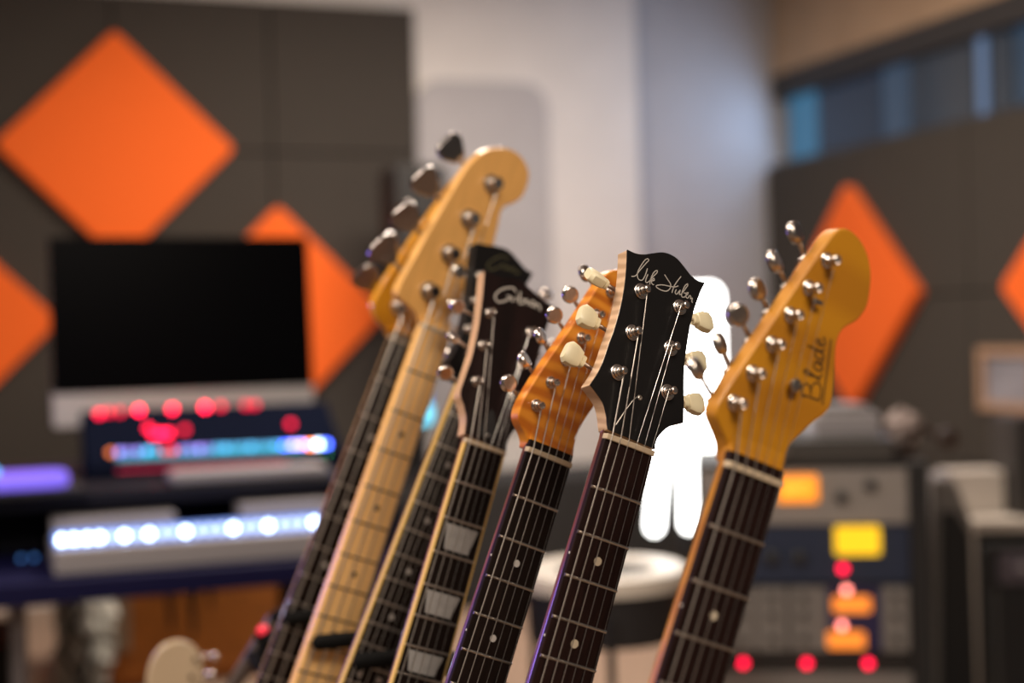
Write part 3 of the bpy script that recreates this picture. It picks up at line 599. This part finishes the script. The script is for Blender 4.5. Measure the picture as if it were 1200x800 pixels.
# crumpled pale bag
V, F = [], []
n, m_ = 14, 12
for j in range(m_):
    t = j / (m_ - 1); hw = .082 * (1 - .25 * t * t) if t < .9 else .03
    for i in range(n):
        a_ = 2 * math.pi * i / n; rr = 1 + .22 * math.sin(3 * a_ + 5 * t) + random.uniform(-.12, .12)
        V.append((.215 + hw * rr * math.cos(a_), .0 + .06 * rr * math.sin(a_), .34 - .34 * t))
for j in range(m_ - 1):
    for i in range(n): k = (i + 1) % n; F.append((j * n + i, j * n + k, (j + 1) * n + k, (j + 1) * n + i))
F += [tuple(range(n)), tuple(range((m_ - 1) * n, m_ * n))]
bag = obj('plastic_bag', (V, F), mat('pale_plastic', (.72, .70, .62), .5, var=.12, scale=30)); bag.matrix_world = roomM(-.005, 4.16, 0)
tag(bag, 'crumpled pale plastic bag standing on the floor beside the brown cabinet', 'bag')
for k in range(2):
    o = obj('desk_cable', tube([(.11 + .05 * k, 3.36 + .04 * k, .501), (.17 - .04 * k, 3.355 + .04 * k, .40), (.12 + .07 * k, 3.36 + .04 * k, .32), (.17, 3.37 + .04 * k, .24), (.10 + .08 * k, 3.38 + .04 * k, .007)], .007, 7), black); o.matrix_world = Matrix.Rotation(TH, 4, 'Z')
    tag(o, 'black cable hanging in front of the pale bag under the desk', 'cable', 'cables by the bag')
sub = thing('subwoofer', 'black box speaker on the floor under the desk', 'speaker', roomM(0, 3.60, 0))
obj('cabinet', box(-.36, .05, -.03, .36, .012, .30), blackm, sub, bevel=.01)
obj('driver', lathe((-.15, -.03, .16), (0, -1, 0), [(0, .11), (.01, .11), (.0, .07), (-.01, .02)], 24), mat('cone', (.03, .03, .03), .6), sub, smooth=True)
for x in (-.33, .01): obj('foot', box(x - .02, x + .02, 0, .04, 0, .012), black, sub)

# ------------------------------------------------------------------ ukulele whose cream head shows low by the rack
uk = thing('ukulele', 'small stringed instrument with a cream rounded headstock beside the rack', 'ukulele', Matrix.Translation((-.590, 1.87, 0.007)) @ Matrix.Rotation(R(24), 4, 'Z') @ Matrix.Rotation(R(14), 4, 'Y') @ Matrix.Rotation(R(90), 4, 'X'))
creamw = mat('cream_lacquer', (.55, .42, .28), .35, coat=.5)
hd = spline([(-20, 500), (-26, 520), (-37, 545), (-38, 575), (-28, 598), (-8, 609), (14, 605), (30, 588), (37, 562), (34, 538), (24, 518), (20, 500)])
def up(nm, s, m, **k): return obj(nm, xf(s, Matrix.Scale(MM, 4)), m, uk, **k)
up('headstock', prism(hd, -12, 0), creamw, bevel=.003, segs=3)
up('neck', prism([(-20, 260), (20, 260), (18, 505), (-18, 505)], -18, 2), creamw, bevel=.004)
up('fretboard', prism([(-19, 230), (19, 230), (17, 498), (-17, 498)], 2, 5), rosew)
up('nut', box(-17, 17, 498, 502, -1, 7), bone)
up('body', prism(spline([(0, 0), (80, 12), (108, 70), (88, 140), (70, 175), (80, 230), (55, 268), (0, 275), (-55, 268), (-80, 230), (-70, 175), (-88, 140), (-108, 70), (-80, 12)]), -68, 0), mat('uke_wood', (.35, .18, .07), .35, coat=.4), bevel=.003)
for i in range(4):
    yy = 515 + 25 * i; sx = 1
    tn = up('tuner', join(cyl((sx * 20, yy, -18), (sx * 46, yy, -18), 2), box(sx * 20 - 6, sx * 20 + 6, yy - 6, yy + 6, -22, -12)), chrome)
    obj('button', xf(lathe((sx * 44, yy, -18), (sx, 0, 0), [(0, 3), (2, 6), (8, 6.5), (10, 4)], 12), Matrix.Scale(MM, 4)), chrome, tn, smooth=True)
    obj('post', xf(lathe((sx * 18, yy, 0), (0, 0, 1), [(0, 3), (8, 3)], 12), Matrix.Scale(MM, 4)), chrome, tn, smooth=True)
    up('string', tube([(-14 + 9.3 * i, 70, 8), (-12 + 8 * i, 500, 7), (sx * 15, yy, 5)], .5, 5), bone)
up('bridge', box(-30, 30, 62, 78, 0, 8), rosew)

# ------------------------------------------------------------------ glowing lamp
lm = thing('light_panel_lamp', 'tall glowing white lamp with two rounded tubes below its panel, on a stand', 'lamp', Matrix.Translation((.4545, 3.72, 0)))
glow = emat('lamp_white', (1, 1, .97), 7.0)
obj('panel', xf(prism(rrect(-.108, .097, .655, 1.125, .033), -.02, .02), Matrix.Rotation(R(90), 4, 'X')), glow, lm, bevel=.006)
def rtube(p0, p1, r, parent): 
    L = (Vector(p1) - Vector(p0)).length
    return obj('tube', lathe(p0, Vector(p1) - Vector(p0), [(0, .004), (r * .3, r * .72), (r * .65, r * .93), (r, r), (L - r, r), (L, r * .5)], 16), glow, parent, smooth=True)
rtube((-.101, -.04, .478), (-.066, -.04, .80), .021, lm); rtube((-.010, -.04, .482), (-.004, -.04, .80), .021, lm)
obj('stand_pole', join(cyl((-.01, .03, .02), (-.01, .03, .9), .012), cyl((-.01, .03, 0), (-.01, .03, .02), .12, 24)), black, lm)

# ------------------------------------------------------------------ drum
dr = thing('floor_tom', 'black drum with white rim and pale head standing behind the guitar necks', 'drum', Matrix.Translation((.172, 2.85, 0)))
dwhite = mat('drum_white', (.62, .57, .50), .45)
obj('shell', lathe((0, 0, .40), (0, 0, 1), [(0, .155), (.105, .158)], 40), black, dr, smooth=True)
obj('hoop', lathe((0, 0, .50), (0, 0, 1), [(0, .160), (.0, .168), (.030, .170), (.036, .160), (.032, .105), (.026, .10)], 40, cap=False), dwhite, dr, smooth=True)
obj('head', lathe((0, 0, .505), (0, 0, 1), [(0, .10), (.02, .104)], 40), mat('drum_head_dark', (.05, .045, .035), .6), dr)
for k in range(3):
    a_ = R(30 + 120 * k); c_, s_ = math.cos(a_), math.sin(a_)
    obj('leg', tube([(c_ * .163, s_ * .163, .46), (c_ * .17, s_ * .17, .10), (c_ * .20, s_ * .20, .002)], .008, 8), black, dr, smooth=True)
# dark cabinet by the back wall
bc = thing('equipment_cabinet', 'low black equipment cabinet with a grey upright against the back wall', 'cabinet', roomM(1.85, 5.0, 0))
obj('body', box(-.75, .75, 0, .5, 0, .46), blackm, bc, bevel=.006)
obj('door', box(-.73, -.02, -.015, 0, .03, .44), blackm, bc); obj('door', box(.02, .73, -.015, 0, .03, .44), blackm, bc)
obj('upright', box(.28, .36, -.05, -.015, .02, .45), mat('upright_grey', (.20, .19, .19), .5), bc)
led((-.35, -.03, .25), .02, BLUE, .7, bc, 'indicator'); 
bl = thing('small_light', 'small lamp with a bright blue and cyan glow standing on the black cabinet', 'lamp', roomM(1.475, 5.02, .46))
obj('body', lathe((0, 0, 0), (0, 0, 1), [(0, .05), (.02, .05), (.03, .015), (.23, .015)], 16), black, bl, smooth=True)
obj('glow', lathe((0, 0, .23), (0, 0, 1), [(0, .018), (.01, .028), (.06, .028), (.07, .02)], 16), emat('cyan_glow', (.12, .62, .85), 2.2), bl, smooth=True)
obj('top_glow', lathe((0, 0, .30), (0, 0, 1), [(0, .02), (.05, .02), (.06, .012)], 16), emat('blue_glow', (.02, .18, .85), 1.0), bl, smooth=True)

# ------------------------------------------------------------------ equipment rack
RKR = Matrix.Rotation(R(-7.5), 4, 'Z')
rk = thing('equipment_rack', 'black equipment rack filled with audio units, standing by the window wall', 'rack', Matrix.Translation((.628, 3.18, 0)) @ RKR)
obj('side_panel', box(-.224, -.217, 0, .42, .02, .69), blackm, rk, bevel=.003)
obj('side_panel', box(.243, .285, -.02, .42, .02, .70), blackm, rk, bevel=.003)
obj('back_panel', box(-.217, .243, .40, .42, .02, .69), blackm, rk); obj('bottom_panel', box(-.217, .243, 0, .42, .02, .05), blackm, rk)
obj('top_panel', box(-.224, .243, .0, .42, .688, .70), blackm, rk)
for x in (-.19, .24):
    for y in (.03, .39): obj('caster', cyl((x - .012, y, .02), (x + .012, y, .02), .02, 12), black, rk)
knobm = mat('knob_black', (.02, .02, .02), .4)
def unit(z0, z1, m, name, label, cat):
    t_ = thing(name, label, cat, Matrix.Translation((.628, 3.18, z0)) @ RKR)
    obj('body', box(-.214, .236, .004, .38, .003, z1 - z0 - .003), black, t_)
    obj('front_panel', box(-.216, .241, -.004, .004, .002, z1 - z0 - .002), m, t_, bevel=.001)
    return t_
lightg = mat('panel_light_grey', (.27, .245, .225), .5, var=.05, scale=20)
navy = mat('panel_navy', (.016, .026, .058), .45)
midg = mat('panel_mid_grey', (.20, .185, .175), .5)
darkp = mat('panel_black', (.014, .012, .012), .5)
def knob(x, z, r, par, m=knobm): obj('knob', lathe((x, -.004, z), (0, -1, 0), [(0, r), (.014, r * .9), (.017, r * .6)], 14), m, par, smooth=True)
def meter(x0, x1, z0, z1, col, s, par, nm='meter'): obj(nm, xf(prism(rrect(x0, x1, z0, z1, .007), .004, .012), Matrix.Rotation(R(90), 4, 'X')), emat('meter_%s_%s' % (str(col), s), col, s), par)
u1 = unit(.562, .688, lightg, 'preamp_unit', 'light grey rack unit with a glowing orange meter and two black knobs', 'audio unit')
meter(-.045, .046, .052, .112, (1, .30, .02), 1.2, u1)
meter(-.030, .034, .066, .098, (1, .45, .05), 1.4, u1, 'meter_scale')
knob(.096, .062, .014, u1); knob(.160, .088, .014, u1); knob(-.12, .06, .018, u1); knob(-.18, .06, .018, u1)
for x in (-.194, .228):
    for z in (.012, .11): obj('screw', lathe((x, -.004, z), (0, -1, 0), [(0, .004), (.002, .003)], 8), scrm, u1)
u2 = unit(.431, .561, navy, 'compressor_unit', 'dark blue rack unit with a glowing yellow meter', 'audio unit')
meter(.080, .178, .065, .128, (1, .58, .015), 1.1, u2)
led((.096, -.008, .034), .009, RED, 4.5, u2); knob(-.06, .06, .016, u2); knob(.0, .06, .016, u2); knob(-.14, .06, .016, u2)
u3 = unit(.276, .430, darkp, 'module_frame', 'rack frame of grey modules with two orange displays and bright lights', 'audio unit')
for x0, x1 in ((-.214, -.17), (-.165, -.10), (-.095, -.03), (-.022, .035), (.036, .058), (.178, .236)):
    mo = obj('module', box(x0, x1, -.010, -.004, .006, .148), midg, u3, bevel=.001)
    if x1 - x0 > .04:
        for z in (.035, .085, .125): obj('knob', lathe(((x0 + x1) / 2, -.010, z), (0, -1, 0), [(0, .008), (.012, .007)], 12), knobm, mo, smooth=True)
obj('module', box(.060, .176, -.010, -.004, .006, .148), mat('module_navy', (.02, .015, .07), .5), u3)
meter(.058, .140, .012, .050, (1, .27, .03), 1.1, u3, 'display'); meter(.072, .154, .092, .128, (1, .27, .03), 1.1, u3, 'display')
led((.102, -.016, .143), .008, (1, .25, .2), 6, u3); led((.090, -.016, .064), .008, (1, .25, .2), 6, u3)
u4 = unit(.236, .275, darkp, 'patch_bay', 'black one-space rack unit with a row of red lights', 'audio unit')
for x in (-.128, .012, .146): led((x, -.008, .018), .009, RED, 4.5, u4)
u5 = unit(.06, .235, midg, 'power_amplifier', 'plain grey rack unit at the bottom of the rack', 'audio unit')
knob(-.15, .1, .02, u5); knob(.15, .1, .02, u5)
ht = thing('half_rack_unit', 'low black device with a silver knob on top of the rack', 'audio unit', Matrix.Translation((.628, 3.18, .70)) @ RKR)
obj('body', box(-.06, .215, .0, .30, .0, .052), mat('dark_grey_case', (.035, .032, .03), .5), ht, bevel=.004)
obj('front_panel', box(-.055, .21, -.003, .0, .006, .044), mat('dark_face', (.05, .045, .04), .5), ht)
obj('knob', lathe((-.03, -.003, .026), (0, -1, 0), [(0, .014), (.02, .012)], 14), chrome, ht, smooth=True)
gb = thing('grey_box', 'pale grey box lying on the black device on top of the rack', 'box', Matrix.Translation((.765, 3.25, .752)))
obj('carton', box(-.078, .072, 0, .2, 0, .052), mat('box_grey', (.32, .30, .31), .6), gb, bevel=.006)
obj('lid', box(-.06, .055, .02, .19, .052, .068), mat('lid_grey', (.17, .155, .15), .6), gb, bevel=.004)
def crumple(name, c, r, m, seed, sz=1.0):
    random.seed(seed); s_ = sphere((0, 0, 0), r, 10, sz); 
    vv = [Vector(v) * random.uniform(.78, 1.15) for v in s_[0]]; o = obj(name, (vv, s_[1]), m); o.location = (c[0], c[1], c[2] - min(v.z for v in vv)); return o   # c: the point it rests on
tag(crumple('crumpled_paper', (.905, 3.31, .699), .040, mat('paper_pink', (.34, .27, .25), .8), 3, 1.3), 'crumpled pinkish paper beside the grey box on the rack', 'paper')
tag(crumple('crumpled_cloth', (.640, 3.33, .751), .035, mat('cloth_beige', (.30, .24, .20), .8), 5, 1.0), 'small beige bundle at the back of the rack top behind the grey box', 'cloth')
hb = thing('headphones', 'dark brown headphones lying on the edge of the rack', 'headphones', Matrix.Translation((.93, 3.24, .698)))
hbm = mat('dark_leather', (.035, .018, .012), .5)
obj('headband', tube([(-.045, .0, .02), (-.04, .01, .055), (0, .02, .068), (.045, .015, .05), (.058, 0, .035)], .010, 8), hbm, hb, smooth=True)
for x, z in ((-.045, .025), (.055, .045)): obj('ear_cup', lathe((x, -.02, z), (0, 1, 0), [(0, .015), (.004, .024), (.026, .024), (.03, .016)], 16), hbm, hb, smooth=True)

# ------------------------------------------------------------------ right-hand corner
sp2 = thing('floor_speaker', 'black cabinet with grey edges standing next to the equipment rack', 'speaker', Matrix.Translation((1.045, 3.43, 0)) @ Matrix.Rotation(R(-14), 4, 'Z'))
edge = mat('speaker_edge_grey', (.15, .135, .125), .5)
pr = [(-.056, 0), (.056, 0), (.049, .53), (.012, .630), (-.038, .630)]
obj('cabinet', xf(prism(pr, -.22, 0), Matrix.Rotation(R(90), 4, 'X')), edge, sp2, bevel=.01)
obj('grille', xf(prism([(-.033, .02), (.051, .02), (.045, .495), (.014, .55), (-.021, .55)], 0, .008), Matrix.Rotation(R(90), 4, 'X')), blackm, sp2)
wt = thing('white_table', 'white side table with a raised back box by the window wall', 'table', Matrix.Translation((1.24, 3.75, 0)))
wm = mat('white_laminate', (.56, .50, .44), .5)
obj('table_top', box(-.085, .52, -.02, .45, .455, .485), wm, wt, bevel=.003)
obj('back_box', box(-.070, .083, .10, .20, .485, .603), wm, wt, bevel=.003)
for x in (-.06, .48):
    for y in (.01, .42): obj('leg', box(x - .025, x + .025, y - .025, y + .025, 0, .455), wm, wt)
am = thing('guitar_amplifier', 'black guitar amplifier with a grey control panel under the white table', 'amplifier', Matrix.Translation((1.34, 3.70, 0)))
obj('cabinet', box(-.125, .30, 0, .22, .0, .43), blackm, am, bevel=.012)
obj('control_panel', box(-.09, .27, -.006, .0, .325, .405), mat('amp_panel', (.11, .095, .12), .4), am)
obj('grille', box(-.095, .27, -.004, 0, .03, .305), mat('grille_dark', (.02, .02, .022), .8), am)
obj('grille_frame', join(box(-.105, -.095, -.010, 0, .02, .31), box(.27, .28, -.010, 0, .02, .31), box(-.105, .28, -.010, 0, .015, .025)), mat('frame_grey', (.06, .06, .06), .5), am)
for k in range(4): obj('knob', lathe((-.03 + k * .08, -.006, .365), (0, -1, 0), [(0, .014), (.015, .012)], 12), mat('knob_pale', (.25, .22, .24), .4), am, smooth=True)
ad = thing('amplifier_head', 'dark amplifier head with pale knobs standing on the white table', 'amplifier', Matrix.Translation((1.445, 3.78, .485)))
obj('cabinet', box(-.115, .24, 0, .20, 0, .265), mat('dark_brown_case', (.022, .018, .016), .6), ad, bevel=.01)
for z in (.07, .19): obj('knob', lathe((-.045, 0, z), (0, -1, 0), [(0, .016), (.012, .014)], 12), mat('knob_pale', (.25, .22, .24), .4), ad, smooth=True)
pf = thing('picture_frame', 'small picture in a pale wooden frame on the window wall', 'picture', roomM(WR - .065, 4.20, .80) @ Matrix.Rotation(R(-90), 4, 'Z'))
fr = mat('frame_wood', (.36, .22, .14), .5)
obj('frame', join(box(-.16, -.13, -.03, 0, -.115, .115), box(.13, .16, -.03, 0, -.115, .115), box(-.13, .13, -.03, 0, -.115, -.085), box(-.13, .13, -.03, 0, .085, .115)), fr, pf)
obj('picture', box(-.13, .13, -.012, -.004, -.085, .085), mat('picture_print', (.16, .155, .18), .4, col2=(.30, .29, .33), scale=8), pf)
